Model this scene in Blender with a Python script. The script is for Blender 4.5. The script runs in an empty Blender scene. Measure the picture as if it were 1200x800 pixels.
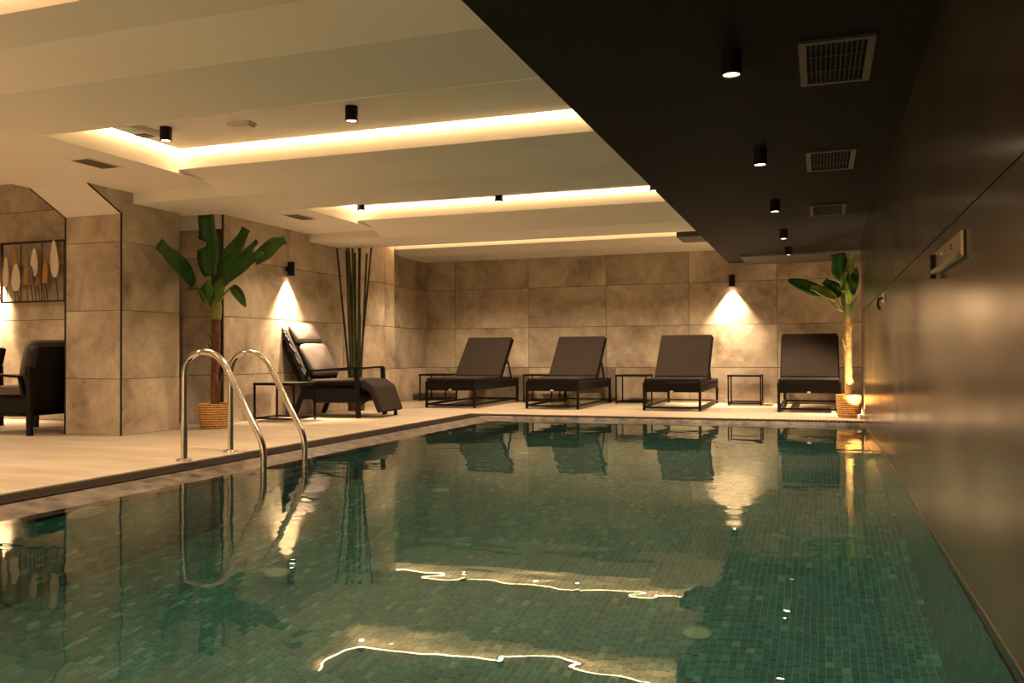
import bpy, bmesh, math, random
from mathutils import Vector, Matrix, Euler
R = math.radians
random.seed(7)
sc = bpy.context.scene
col = sc.collection

# ------------------------------------------------------------------ camera
cam_d = bpy.data.cameras.new('camera')
cam_d.sensor_width = 36.0
cam_d.lens = 1021.87 / 1200 * 36
cam_d.clip_start = 0.02
cam = bpy.data.objects.new('camera', cam_d)
col.objects.link(cam)
cam.matrix_world = (Matrix.Translation((0, 0, 0.69)) @ Matrix.Rotation(R(19.4443), 4, 'Z')
                    @ Matrix.Rotation(R(90.8526), 4, 'X') @ Matrix.Rotation(R(-0.2848), 4, 'Z'))
sc.camera = cam

# ------------------------------------------------------------------ world, exposure, light levels
w = bpy.data.worlds.new('world'); sc.world = w; w.use_nodes = True
w.node_tree.nodes['Background'].inputs[0].default_value = (0, 0, 0, 1)
w.node_tree.nodes['Background'].inputs[1].default_value = 0
sc.view_settings.view_transform = 'Standard'
sc.view_settings.look = 'None'
sc.view_settings.gamma = 1
sc.view_settings.use_curve_mapping = False
sc.view_settings.exposure = 0.42
cy = sc.cycles
cy.use_denoising = True
cy.max_bounces = 14; cy.diffuse_bounces = 6; cy.glossy_bounces = 6; cy.transmission_bounces = 8
cy.sample_clamp_indirect = 6.0
cy.blur_glossy = 0.5
LED_COL = (1.0, 0.61, 0.27)
LED_POW = 80.0           # emission strength of the cove strips
SPOT_COL = (1.0, 0.685, 0.41)
SPOT_W = 150.0            # soffit downlights
COFFER_W = 120.0           # coffer downlights
SCONCE_W = 560.0

# ------------------------------------------------------------------ materials
MATS = {}
def new_mat(name):
    m = bpy.data.materials.new(name); m.use_nodes = True
    nt = m.node_tree; b = nt.nodes['Principled BSDF']
    MATS[name] = m
    return m, nt, b
def N(nt, t, **k):
    n = nt.nodes.new(t)
    for a, v in k.items(): setattr(n, a, v)
    return n
def L(nt, a, b): nt.links.new(a, b)
def plain(name, c, rough=0.6, metal=0.0, bump=0.0, bscale=80.0, var=0.0, vscale=6.0, spec=0.5):
    m, nt, b = new_mat(name)
    b.inputs['Base Color'].default_value = (*c, 1); b.inputs['Roughness'].default_value = rough
    b.inputs['Metallic'].default_value = metal; b.inputs['Specular IOR Level'].default_value = spec
    tc = N(nt, 'ShaderNodeTexCoord')
    if var:
        n = N(nt, 'ShaderNodeTexNoise'); n.inputs['Scale'].default_value = vscale; n.inputs['Detail'].default_value = 5
        L(nt, tc.outputs['Object'], n.inputs['Vector'])
        r = N(nt, 'ShaderNodeValToRGB')
        r.color_ramp.elements[0].position = 0.3; r.color_ramp.elements[1].position = 0.7
        r.color_ramp.elements[0].color = (*[x * (1 - var) for x in c], 1)
        r.color_ramp.elements[1].color = (*[min(1, x * (1 + var)) for x in c], 1)
        L(nt, n.outputs['Fac'], r.inputs['Fac']); L(nt, r.outputs['Color'], b.inputs['Base Color'])
    if bump:
        n2 = N(nt, 'ShaderNodeTexNoise'); n2.inputs['Scale'].default_value = bscale; n2.inputs['Detail'].default_value = 3
        L(nt, tc.outputs['Object'], n2.inputs['Vector'])
        bp = N(nt, 'ShaderNodeBump'); bp.inputs['Strength'].default_value = bump; bp.inputs['Distance'].default_value = 0.01
        L(nt, n2.outputs['Fac'], bp.inputs['Height']); L(nt, bp.outputs['Normal'], b.inputs['Normal'])
    return m
def ramp(nt, stops):
    r = N(nt, 'ShaderNodeValToRGB'); e = r.color_ramp.elements
    e[0].position, e[0].color = stops[0][0], (*stops[0][1], 1)
    e[1].position, e[1].color = stops[-1][0], (*stops[-1][1], 1)
    for p, c in stops[1:-1]:
        x = e.new(p); x.color = (*c, 1)
    return r
def stone_tile():
    m, nt, b = new_mat('stone_tile')
    g = N(nt, 'ShaderNodeNewGeometry'); oi = N(nt, 'ShaderNodeObjectInfo')
    off = N(nt, 'ShaderNodeVectorMath', operation='SCALE'); off.inputs[0].default_value = (7.3, 3.1, 5.7)
    L(nt, oi.outputs['Random'], off.inputs['Scale'])
    add = N(nt, 'ShaderNodeVectorMath', operation='ADD'); L(nt, g.outputs['Position'], add.inputs[0]); L(nt, off.outputs[0], add.inputs[1])
    n1 = N(nt, 'ShaderNodeTexNoise'); n1.inputs['Scale'].default_value = 1.7; n1.inputs['Detail'].default_value = 8; n1.inputs['Roughness'].default_value = 0.62; n1.inputs['Distortion'].default_value = 0.6
    n2 = N(nt, 'ShaderNodeTexNoise'); n2.inputs['Scale'].default_value = 9; n2.inputs['Detail'].default_value = 7; n2.inputs['Roughness'].default_value = 0.7
    L(nt, add.outputs[0], n1.inputs['Vector']); L(nt, add.outputs[0], n2.inputs['Vector'])
    mx = N(nt, 'ShaderNodeMix', data_type='FLOAT'); mx.inputs[0].default_value = 0.28
    L(nt, n1.outputs['Fac'], mx.inputs[2]); L(nt, n2.outputs['Fac'], mx.inputs[3])
    r = ramp(nt, [(0.34, (0.21, 0.17, 0.12)), (0.46, (0.38, 0.315, 0.235)), (0.55, (0.49, 0.415, 0.315)), (0.66, (0.64, 0.56, 0.44))])
    L(nt, mx.outputs[0], r.inputs['Fac'])
    hv = N(nt, 'ShaderNodeHueSaturation')
    mr = N(nt, 'ShaderNodeMapRange'); mr.inputs[3].default_value = 0.88; mr.inputs[4].default_value = 1.1
    L(nt, oi.outputs['Random'], mr.inputs[0]); L(nt, mr.outputs[0], hv.inputs['Value'])
    L(nt, r.outputs['Color'], hv.inputs['Color']); L(nt, hv.outputs['Color'], b.inputs['Base Color'])
    rr = N(nt, 'ShaderNodeMapRange'); rr.inputs[3].default_value = 0.42; rr.inputs[4].default_value = 0.62
    L(nt, n2.outputs['Fac'], rr.inputs[0]); L(nt, rr.outputs[0], b.inputs['Roughness'])
    bp = N(nt, 'ShaderNodeBump'); bp.inputs['Strength'].default_value = 0.12; bp.inputs['Distance'].default_value = 0.01
    L(nt, n2.outputs['Fac'], bp.inputs['Height']); L(nt, bp.outputs['Normal'], b.inputs['Normal'])
stone_tile()
def polished_wall():
    m, nt, b = new_mat('polished_wall')
    g = N(nt, 'ShaderNodeNewGeometry')
    mp = N(nt, 'ShaderNodeMapping'); mp.inputs['Scale'].default_value = (1, 0.35, 0.5); L(nt, g.outputs['Position'], mp.inputs['Vector'])
    n1 = N(nt, 'ShaderNodeTexNoise'); n1.inputs['Scale'].default_value = 2.6; n1.inputs['Detail'].default_value = 4; n1.inputs['Roughness'].default_value = 0.5
    L(nt, mp.outputs[0], n1.inputs['Vector'])
    r = ramp(nt, [(0.3, (0.035, 0.027, 0.02)), (0.5, (0.062, 0.048, 0.036)), (0.7, (0.105, 0.082, 0.062))])
    L(nt, n1.outputs['Fac'], r.inputs['Fac']); L(nt, r.outputs['Color'], b.inputs['Base Color'])
    mp2 = N(nt, 'ShaderNodeMapping'); mp2.inputs['Scale'].default_value = (1, 0.9, 0.7); L(nt, g.outputs['Position'], mp2.inputs['Vector'])
    n2 = N(nt, 'ShaderNodeTexNoise'); n2.inputs['Scale'].default_value = 1.6; n2.inputs['Detail'].default_value = 2
    L(nt, mp2.outputs[0], n2.inputs['Vector'])
    rr = N(nt, 'ShaderNodeMapRange'); rr.inputs[1].default_value = 0.3; rr.inputs[2].default_value = 0.7; rr.inputs[3].default_value = 0.15; rr.inputs[4].default_value = 0.26; b.inputs['Specular IOR Level'].default_value = 0.4
    L(nt, n2.outputs['Fac'], rr.inputs[0]); L(nt, rr.outputs[0], b.inputs['Roughness'])
    bp = N(nt, 'ShaderNodeBump'); bp.inputs['Strength'].default_value = 0.02; bp.inputs['Distance'].default_value = 0.004
    L(nt, n1.outputs['Fac'], bp.inputs['Height']); L(nt, bp.outputs['Normal'], b.inputs['Normal'])
polished_wall()
def deck_stone():
    m, nt, b = new_mat('deck_stone')
    g = N(nt, 'ShaderNodeNewGeometry')
    mp = N(nt, 'ShaderNodeMapping'); mp.inputs['Scale'].default_value = (0.5, 2.2, 1); mp.inputs['Rotation'].default_value = (0, 0, 0.5); L(nt, g.outputs['Position'], mp.inputs['Vector'])
    n1 = N(nt, 'ShaderNodeTexNoise'); n1.inputs['Scale'].default_value = 1.6; n1.inputs['Detail'].default_value = 7; n1.inputs['Roughness'].default_value = 0.6
    L(nt, mp.outputs[0], n1.inputs['Vector'])
    r = ramp(nt, [(0.3, (0.30, 0.25, 0.185)), (0.55, (0.41, 0.355, 0.275)), (0.75, (0.48, 0.425, 0.345))])
    L(nt, n1.outputs['Fac'], r.inputs['Fac']); L(nt, r.outputs['Color'], b.inputs['Base Color'])
    b.inputs['Roughness'].default_value = 0.5
deck_stone()
def mosaic(name, geo):
    """green glass mosaic; geo=True colours real tiles by their cell, otherwise a grid pattern with grout lines"""
    m, nt, b = new_mat(name)
    g = N(nt, 'ShaderNodeNewGeometry')
    if geo:
        oi = N(nt, 'ShaderNodeAttribute'); oi.attribute_name = 'tone'
        fac = oi.outputs['Fac']
        inf = N(nt, 'ShaderNodeObjectInfo')
        ad = N(nt, 'ShaderNodeMath', operation='ADD'); L(nt, fac, ad.inputs[0]); L(nt, inf.outputs['Random'], ad.inputs[1])
        fr = N(nt, 'ShaderNodeMath', operation='FRACT'); L(nt, ad.outputs[0], fr.inputs[0])
        fac = fr.outputs[0]
    else:
        sn = N(nt, 'ShaderNodeVectorMath', operation='SNAP'); sn.inputs[1].default_value = (0.04, 0.04, 0.04)
        L(nt, g.outputs['Position'], sn.inputs[0])
        wn = N(nt, 'ShaderNodeTexWhiteNoise'); L(nt, sn.outputs[0], wn.inputs['Vector']); fac = wn.outputs['Value']
    r = ramp(nt, [(0.0, (0.032, 0.15, 0.155)), (0.45, (0.046, 0.20, 0.20)), (0.85, (0.066, 0.25, 0.245)), (0.95, (0.095, 0.31, 0.295)), (1.0, (0.20, 0.44, 0.40))])
    L(nt, fac, r.inputs['Fac']); L(nt, r.outputs['Color'], b.inputs['Base Color'])
    b.inputs['Roughness'].default_value = 0.35
mosaic('mosaic_tile', True); mosaic('mosaic_wall', False)
plain('mosaic_grout', (0.22, 0.44, 0.40), 0.9)
def water():
    m, nt, b = new_mat('water')
    nt.nodes.remove(b)
    gl = N(nt, 'ShaderNodeBsdfGlass'); gl.inputs['IOR'].default_value = 1.333; gl.inputs['Roughness'].default_value = 0.0
    gl.inputs['Color'].default_value = (0.93, 0.99, 0.96, 1)
    g = N(nt, 'ShaderNodeNewGeometry')
    n1 = N(nt, 'ShaderNodeTexNoise'); n1.inputs['Scale'].default_value = 1.7; n1.inputs['Detail'].default_value = 1.0
    n2 = N(nt, 'ShaderNodeTexNoise'); n2.inputs['Scale'].default_value = 6.0; n2.inputs['Detail'].default_value = 1.0
    mp = N(nt, 'ShaderNodeMapping'); mp.inputs['Rotation'].default_value = (0, 0, 0.4); mp.inputs['Scale'].default_value = (0.8, 1.25, 1)
    L(nt, g.outputs['Position'], mp.inputs['Vector'])
    L(nt, mp.outputs[0], n1.inputs['Vector']); L(nt, mp.outputs[0], n2.inputs['Vector'])
    ma = N(nt, 'ShaderNodeMath', operation='MULTIPLY_ADD'); ma.inputs[1].default_value = 0.22
    L(nt, n2.outputs['Fac'], ma.inputs[0]); L(nt, n1.outputs['Fac'], ma.inputs[2])
    bp = N(nt, 'ShaderNodeBump'); bp.inputs['Strength'].default_value = 1.0; bp.inputs['Distance'].default_value = 0.0034
    L(nt, ma.outputs[0], bp.inputs['Height']); L(nt, bp.outputs['Normal'], gl.inputs['Normal'])
    L(nt, gl.outputs[0], nt.nodes['Material Output'].inputs['Surface'])
water()
def emit(name, c, s):
    m, nt, b = new_mat(name)
    b.inputs['Base Color'].default_value = (*c, 1)
    b.inputs['Emission Color'].default_value = (*c, 1); b.inputs['Emission Strength'].default_value = s
emit('led_glow', LED_COL, LED_POW)
emit('lamp_glow', SPOT_COL, 30.0)
emit('green_glow', (0.45, 0.7, 0.40), 0.08)
def weave():
    m, nt, b = new_mat('weave')
    g = N(nt, 'ShaderNodeTexCoord')
    wv = N(nt, 'ShaderNodeTexWave'); wv.inputs['Scale'].default_value = 40; wv.bands_direction = 'Z'; wv.inputs['Distortion'].default_value = 1.5
    L(nt, g.outputs['Object'], wv.inputs['Vector'])
    r = ramp(nt, [(0.0, (0.004, 0.003, 0.003)), (1.0, (0.014, 0.011, 0.009))])
    L(nt, wv.outputs['Fac'], r.inputs['Fac']); L(nt, r.outputs['Color'], b.inputs['Base Color'])
    bp = N(nt, 'ShaderNodeBump'); bp.inputs['Strength'].default_value = 0.5; bp.inputs['Distance'].default_value = 0.004
    L(nt, wv.outputs['Fac'], bp.inputs['Height']); L(nt, bp.outputs['Normal'], b.inputs['Normal'])
    b.inputs['Roughness'].default_value = 0.7; b.inputs['Specular IOR Level'].default_value = 0.15
weave()
def basket():
    m, nt, b = new_mat('basket')
    g = N(nt, 'ShaderNodeTexCoord')
    wv = N(nt, 'ShaderNodeTexWave'); wv.inputs['Scale'].default_value = 14; wv.bands_direction = 'Z'; wv.inputs['Distortion'].default_value = 3; wv.inputs['Detail'].default_value = 3; wv.inputs['Detail Scale'].default_value = 6
    L(nt, g.outputs['Object'], wv.inputs['Vector'])
    n = N(nt, 'ShaderNodeTexNoise'); n.inputs['Scale'].default_value = 45; L(nt, g.outputs['Object'], n.inputs['Vector'])
    mx = N(nt, 'ShaderNodeMix', data_type='FLOAT'); mx.inputs[0].default_value = 0.5
    L(nt, wv.outputs['Fac'], mx.inputs[2]); L(nt, n.outputs['Fac'], mx.inputs[3])
    r = ramp(nt, [(0.28, (0.16, 0.065, 0.014)), (0.5, (0.46, 0.23, 0.06)), (0.72, (0.70, 0.42, 0.14))])
    L(nt, mx.outputs[0], r.inputs['Fac']); L(nt, r.outputs['Color'], b.inputs['Base Color'])
    b.inputs['Roughness'].default_value = 0.75
basket()
def leaf_mat(name, a, c):
    m, nt, b = new_mat(name)
    g = N(nt, 'ShaderNodeTexCoord')
    n = N(nt, 'ShaderNodeTexNoise'); n.inputs['Scale'].default_value = 9; n.inputs['Detail'].default_value = 4; L(nt, g.outputs['Object'], n.inputs['Vector'])
    r = ramp(nt, [(0.3, a), (0.7, c)]); L(nt, n.outputs['Fac'], r.inputs['Fac']); L(nt, r.outputs['Color'], b.inputs['Base Color'])
    b.inputs['Roughness'].default_value = 0.42
    try:
        b.inputs['Subsurface Weight'].default_value = 0.0
    except Exception: pass
leaf_mat('leaf_dark', (0.012, 0.065, 0.010), (0.032, 0.14, 0.020))
leaf_mat('leaf_mid', (0.03, 0.12, 0.015), (0.08, 0.22, 0.03))
leaf_mat('leaf_light', (0.20, 0.33, 0.03), (0.34, 0.48, 0.08))
leaf_mat('leaf_stem', (0.16, 0.19, 0.04), (0.24, 0.26, 0.07))
plain('trunk_brown', (0.125, 0.055, 0.02), 0.85, bump=0.8, bscale=30, var=0.5, vscale=18)
plain('trunk_straw', (0.48, 0.33, 0.12), 0.85, bump=0.8, bscale=30, var=0.4, vscale=18)
plain('bamboo_dark', (0.022, 0.026, 0.010), 0.5, var=0.4, vscale=4)
plain('bamboo_green', (0.05, 0.062, 0.014), 0.5, var=0.4, vscale=4)
plain('white_paint', (0.80, 0.77, 0.71), 0.85, bump=0.03, bscale=120)
plain('black_paint', (0.0022, 0.0023, 0.0018), 0.8, bump=0.05, bscale=90, spec=0.25)
plain('grey_paint', (0.10, 0.10, 0.09), 0.7)
plain('black_metal', (0.006, 0.005, 0.005), 0.5, spec=0.2)
plain('trim_black', (0.01, 0.008, 0.006), 0.5)
plain('grout', (0.07, 0.055, 0.04), 0.95)
plain('dark_joint', (0.02, 0.016, 0.012), 0.9)
plain('cushion_brown', (0.026, 0.0195, 0.016), 0.85, bump=0.25, bscale=300, var=0.12, vscale=60, spec=0.2)
plain('cushion_grey', (0.12, 0.10, 0.09), 0.7, bump=0.25, bscale=300, var=0.08, vscale=60)
plain('cushion_pale', (0.33, 0.285, 0.25), 0.8, bump=0.2, bscale=300)
plain('cushion_black', (0.014, 0.012, 0.012), 0.8, bump=0.3, bscale=200)
plain('steel', (0.62, 0.58, 0.52), 0.16, metal=1.0)
plain('satin_metal', (0.42, 0.37, 0.31), 0.3, metal=1.0)
plain('badge', (0.75, 0.72, 0.66), 0.35)
plain('vent_grey', (0.16, 0.135, 0.10), 0.6)
plain('vent_dark', (0.012, 0.011, 0.009), 0.5)
plain('vent_edge', (0.035, 0.031, 0.025), 0.45)
plain('void', (0.004, 0.004, 0.004), 0.9)
plain('plastic_white', (0.75, 0.72, 0.66), 0.4)
plain('gutter_dark', (0.018, 0.014, 0.011), 0.9, var=0.3, vscale=10, spec=0.08)
plain('nosing_stone', (0.085, 0.07, 0.056), 0.5, var=0.75, vscale=11, spec=0.2)
plain('disc_pale', (0.36, 0.60, 0.46), 0.4)
plain('disc_rim', (0.28, 0.5, 0.38), 0.3)
plain('paddle_cream', (0.85, 0.78, 0.66), 0.5)
plain('paddle_gold', (0.50, 0.30, 0.09), 0.4)
plain('paddle_bronze', (0.24, 0.15, 0.09), 0.5)
plain('soil', (0.05, 0.035, 0.02), 0.9)

# ------------------------------------------------------------------ mesh helpers
class MB:
    def __init__(s): s.v = []; s.f = []; s.sm = []
    def add(s, vs, fs, smooth=False):
        o = len(s.v); s.v += [tuple(x) for x in vs]; s.f += [tuple(i + o for i in f) for f in fs]; s.sm += [smooth] * len(fs)
    def box(s, a, b):
        (x0, y0, z0), (x1, y1, z1) = a, b
        s.add([(x0, y0, z0), (x1, y0, z0), (x1, y1, z0), (x0, y1, z0), (x0, y0, z1), (x1, y0, z1), (x1, y1, z1), (x0, y1, z1)],
              [(0, 3, 2, 1), (4, 5, 6, 7), (0, 1, 5, 4), (1, 2, 6, 5), (2, 3, 7, 6), (3, 0, 4, 7)])
        return s
    def obox(s, c, ax, ay, az):
        """oriented box: centre c and three half-extent vectors"""
        c, ax, ay, az = map(Vector, (c, ax, ay, az))
        vs = [c + ax * i + ay * j + az * k for k in (-1, 1) for (i, j) in ((-1, -1), (1, -1), (1, 1), (-1, 1))]
        s.add(vs, [(0, 3, 2, 1), (4, 5, 6, 7), (0, 1, 5, 4), (1, 2, 6, 5), (2, 3, 7, 6), (3, 0, 4, 7)])
        return s
    def bar(s, p, q, w_, h_, up=(0, 0, 1)):
        p, q = Vector(p), Vector(q); d = (q - p).normalized(); up = Vector(up)
        if abs(d.dot(up)) > 0.95: up = Vector((0, 1, 0))
        sd = d.cross(up).normalized(); u2 = sd.cross(d)
        return s.obox((p + q) / 2, (q - p) / 2, sd * w_ / 2, u2 * h_ / 2)
    def tube(s, pts, r, seg=12, smooth=True, cap=True):
        pts = [Vector(p) for p in pts]; n = len(pts)
        rs = r if isinstance(r, (list, tuple)) else [r] * n
        ring0 = None; vs = []; prev = None
        for i, p in enumerate(pts):
            t = (pts[min(i + 1, n - 1)] - pts[max(i - 1, 0)]).normalized()
            if prev is None:
                a = Vector((0, 0, 1)) if abs(t.z) < 0.9 else Vector((0, 1, 0))
                x = t.cross(a).normalized()
            else:
                x = (prev - t * prev.dot(t)).normalized()
            prev = x; y = t.cross(x)
            vs += [p + (x * math.cos(2 * math.pi * k / seg) + y * math.sin(2 * math.pi * k / seg)) * rs[i] for k in range(seg)]
        fs = [(i * seg + k, i * seg + (k + 1) % seg, (i + 1) * seg + (k + 1) % seg, (i + 1) * seg + k) for i in range(n - 1) for k in range(seg)]
        s.add(vs, fs, smooth)
        if cap:
            s.add(vs[:seg], [tuple(range(seg))[::-1]]); s.add(vs[-seg:], [tuple(range(seg))])
        return s
    def lathe(s, prof, c=(0, 0, 0), seg=24, smooth=True, wob=0.0):
        vs = []
        for r, z in prof:
            for k in range(seg):
                a = 2 * math.pi * k / seg; rr = r * (1 + wob * random.uniform(-1, 1))
                vs.append((c[0] + rr * math.cos(a), c[1] + rr * math.sin(a), c[2] + z))
        s.add(vs, [(i * seg + k, i * seg + (k + 1) % seg, (i + 1) * seg + (k + 1) % seg, (i + 1) * seg + k) for i in range(len(prof) - 1) for k in range(seg)], smooth)
        return s
    def disc(s, c, r, seg=24, up=True, nrm='z'):
        if nrm == 'z': vs = [(c[0] + r * math.cos(2 * math.pi * k / seg), c[1] + r * math.sin(2 * math.pi * k / seg), c[2]) for k in range(seg)]
        else: vs = [(c[0], c[1] + r * math.cos(2 * math.pi * k / seg), c[2] + r * math.sin(2 * math.pi * k / seg)) for k in range(seg)]
        s.add(vs, [tuple(range(seg)) if up else tuple(range(seg))[::-1]])
        return s
    def prism(s, prof, y0, y1, axis='y'):
        """profile (x,z) extruded along y, or (y,z) along x"""
        n = len(prof)
        P = (lambda a, b, t: (a, t, b)) if axis == 'y' else (lambda a, b, t: (t, a, b))
        vs = [P(a, b, y0) for a, b in prof] + [P(a, b, y1) for a, b in prof]
        s.add(vs, [tuple(range(n)), tuple(range(n, 2 * n))[::-1]] + [(i, i + n, (i + 1) % n + n, (i + 1) % n) for i in range(n)])
        return s
    def mesh(s, name, mat):
        me = bpy.data.meshes.new(name); me.from_pydata(s.v, [], s.f); me.update()
        bm = bmesh.new(); bm.from_mesh(me); bmesh.ops.recalc_face_normals(bm, faces=bm.faces); bm.to_mesh(me); bm.free()
        me.polygons.foreach_set('use_smooth', s.sm)
        me.materials.append(MATS[mat]); return me
    def build(s, name, mat, parent=None, bevel=0.0, seg=2, subd=0):
        o = bpy.data.objects.new(name, s.mesh(name, mat)); col.objects.link(o)
        if parent: o.parent = parent
        if bevel:
            m = o.modifiers.new('bevel', 'BEVEL'); m.width = bevel; m.segments = seg; m.limit_method = 'ANGLE'
        if subd:
            m = o.modifiers.new('subd', 'SUBSURF'); m.levels = subd; m.render_levels = subd
        return o
def tag(o, label=None, cat=None, group=None, kind=None):
    if label: o['label'] = label
    if cat: o['category'] = cat
    if group: o['group'] = group
    if kind: o['kind'] = kind
    return o
def empty(name, loc=(0, 0, 0), rz=0.0):
    o = bpy.data.objects.new(name, None); col.objects.link(o); o.location = loc; o.rotation_euler = (0, 0, rz)
    o.empty_display_size = 0.1
    return o
def struct(name, label, cat=None):
    return tag(empty(name), label, cat, kind='structure')
def link_mesh(name, me, parent, loc=(0, 0, 0)):
    o = bpy.data.objects.new(name, me); col.objects.link(o); o.parent = parent; o.location = loc
    return o
def cushion(mb, a, b, puff=0.02, n=6):
    """rounded pillow box from corner a to corner b (axis aligned), smooth"""
    (x0, y0, z0), (x1, y1, z1) = a, b
    cx, cy_, cz = (x0 + x1) / 2, (y0 + y1) / 2, (z0 + z1) / 2
    hx, hy, hz = (x1 - x0) / 2, (y1 - y0) / 2, (z1 - z0) / 2
    rows = 8; seg = 28; vs = []; e = 0.28
    def sp(v, p): return math.copysign(abs(v) ** p, v)
    for i in range(rows + 1):
        ph = -math.pi / 2 + math.pi * i / rows
        for k in range(seg):
            th = 2 * math.pi * k / seg
            vs.append((cx + hx * sp(math.sin(ph), 0.85), cy_ + hy * sp(math.cos(ph), e * 1.3) * sp(math.cos(th), e), cz + hz * sp(math.cos(ph), e * 1.3) * sp(math.sin(th), e)))
    mb.add(vs, [(i * seg + k, i * seg + (k + 1) % seg, (i + 1) * seg + (k + 1) % seg, (i + 1) * seg + k) for i in range(rows) for k in range(seg)], True)
    return mb
def xform(mb, M):
    mb.v = [tuple(M @ Vector(v)) for v in mb.v]; return mb
def spot(name, loc, parent, watts, size=80, blend=0.5, c=SPOT_COL, rot=(0, 0, 0), rad=0.03):
    d = bpy.data.lights.new(name, 'SPOT'); d.energy = watts; d.color = c; d.spot_size = R(size); d.spot_blend = blend; d.shadow_soft_size = rad
    o = bpy.data.objects.new(name, d); col.objects.link(o); o.location = loc; o.rotation_euler = rot
    if parent: o.parent = parent
    return o

# ------------------------------------------------------------------ levels and planes of the room
ZW = -0.045                     # water level
ZF = -1.445                     # pool floor
XL, XR = -3.38, 0.43            # pool sides
YF = 9.32                       # pool far side
Y0 = -5.0                       # wall behind the camera
YN = -0.6                       # near end of the pool
YB = 12.5                       # back wall
XS = -1.19                      # edge of the black soffit
ZSOF = 1.95
ROWS = [0.0, 0.494, 1.094, 1.694, 2.294, 2.6]

# ------------------------------------------------------------------ floor, gutter, pool
f = MB()
f.box((-9.6, Y0, -0.15), (-3.9, YB, 0)); f.box((-3.9, 9.54, -0.15), (0.95, YB, 0)); f.box((-3.9, Y0, -0.15), (0.95, YN, 0))
tag(f.build('floor', 'deck_stone'), 'pale cream stone deck running along the pool and under the loungers', 'floor', kind='structure')
g = struct('trim_1', 'dark slotted overflow gutter channel running around the pool edge')
ch = MB(); ch.box((-3.9, YN, -0.15), (-3.655, 9.54, -0.035)); ch.box((-3.655, 9.405, -0.15), (XR, 9.54, -0.035)); ch.build('channel', 'void', g)
sl = MB().box((-3.888, 0, -0.022), (-3.667, 0.03, -0.006)).mesh('slat', 'gutter_dark')
y = 2.3; k = 0
while y < 9.5 and k < 300:
    link_mesh('slat', sl, g, (0, y, 0)); y += 0.037; k += 1
sl2 = MB().box((0, 9.41, -0.022), (0.03, 9.532, -0.006)).mesh('slat', 'gutter_dark')
x = -3.65
rest = MB(); k = 0
while x < XR - 0.03:
    if k % 1 == 0 and k < 105: link_mesh('slat', sl2, g, (x, 0, 0))
    else: rest.box((x, 9.41, -0.022), (x + 0.03, 9.532, -0.006))
    x += 0.037; k += 1
y = 2.3 - 0.037
while y > YN: rest.box((-3.888, y, -0.022), (-3.667, y + 0.03, -0.006)); y -= 0.037
tag(rest.build('slat_run', 'gutter_dark', g), kind='stuff')
n = MB()
n.prism([(-3.66, -0.15), (-3.66, -0.012), (-3.64, -0.008), (XL, -0.062), (XL, -0.15)], YN, YF)
n.prism([(9.405, -0.15), (9.405, -0.016), (9.395, -0.012), (YF, -0.062), (YF, -0.15)], -3.66, XR, 'x')
tag(n.build('trim_2', 'nosing_stone'), 'mottled wet stone nosing sloping from gutter into the water', kind='structure')

wl = MB(); wl.box((XL - 0.2, YN, ZF - 0.1), (XL, YF + 0.2, -0.075)); tag(wl.build('pool_wall_left', 'mosaic_wall'), 'green mosaic side wall of the pool under the deck edge', kind='structure')
wl = MB(); wl.box((XL, YF, ZF - 0.1), (XR, YF + 0.2, -0.075)); tag(wl.build('pool_wall_far', 'mosaic_wall'), 'green mosaic end wall of the pool below the loungers', kind='structure')
wl = MB(); wl.box((XR, YN, ZF - 0.1), (XR + 0.15, YF + 0.2, -0.16)); tag(wl.build('pool_wall_right', 'mosaic_wall'), 'green mosaic pool wall under the polished dark wall', kind='structure')

wl = MB(); wl.box((XL - 0.2, YN - 0.2, ZF - 0.1), (XR + 0.15, YN, -0.01)); tag(wl.build('pool_wall_near', 'mosaic_wall'), 'green mosaic pool wall nearest the viewer, out of frame', kind='structure')
pf = struct('pool_floor', 'green glass mosaic floor of the pool seen through the water')
MB().box((XL - 0.1, YN, ZF - 0.1), (XR + 0.1, YF + 0.1, ZF - 0.004)).build('grout_bed', 'mosaic_grout', pf)
TX, TY, GAP = 0.030, 0.060, 0.0035
tiles = []
nx = int((XR - XL) / TX)
for i in range(nx):
    x0 = XL + i * TX
    y0 = 0.6 + random.random() * TY
    while y0 < YF - TY:
        tiles.append((x0 + TX / 2, y0 + TY / 2)); y0 += TY
def near_edge(x):   # nearest floor point in view (bottom of the picture) for a given x
    pts = [(-2.85, 2.41), (-2.02, 2.80), (-1.12, 3.16), (-0.20, 3.43), (0.42, 3.57)]
    if x < pts[0][0]: return 2.41
    for (a, ya), (b_, yb) in zip(pts, pts[1:]):
        if a <= x <= b_: return ya + (yb - ya) * (x - a) / (b_ - a)
    return 3.57
vis = sorted([t for t in tiles if t[1] >= near_edge(t[0]) and t[0] > -2.3], key=lambda t: t[0] ** 2 + t[1] ** 2)
single = set(vis[:300])
hx, hy = (TX - GAP) / 2, (TY - GAP) / 2
tm = MB().box((-hx, -hy, -0.004), (hx, hy, 0.0)).mesh('mosaic_piece', 'mosaic_tile')
at = tm.attributes.new('tone', 'FLOAT', 'FACE'); at.data.foreach_set('value', [0.0] * len(tm.polygons))
for (x, y) in vis[:300]:
    link_mesh('mosaic_piece', tm, pf, (x, y, ZF + random.uniform(-0.0008, 0.0008)))
vs, fs, tones = [], [], []
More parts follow.
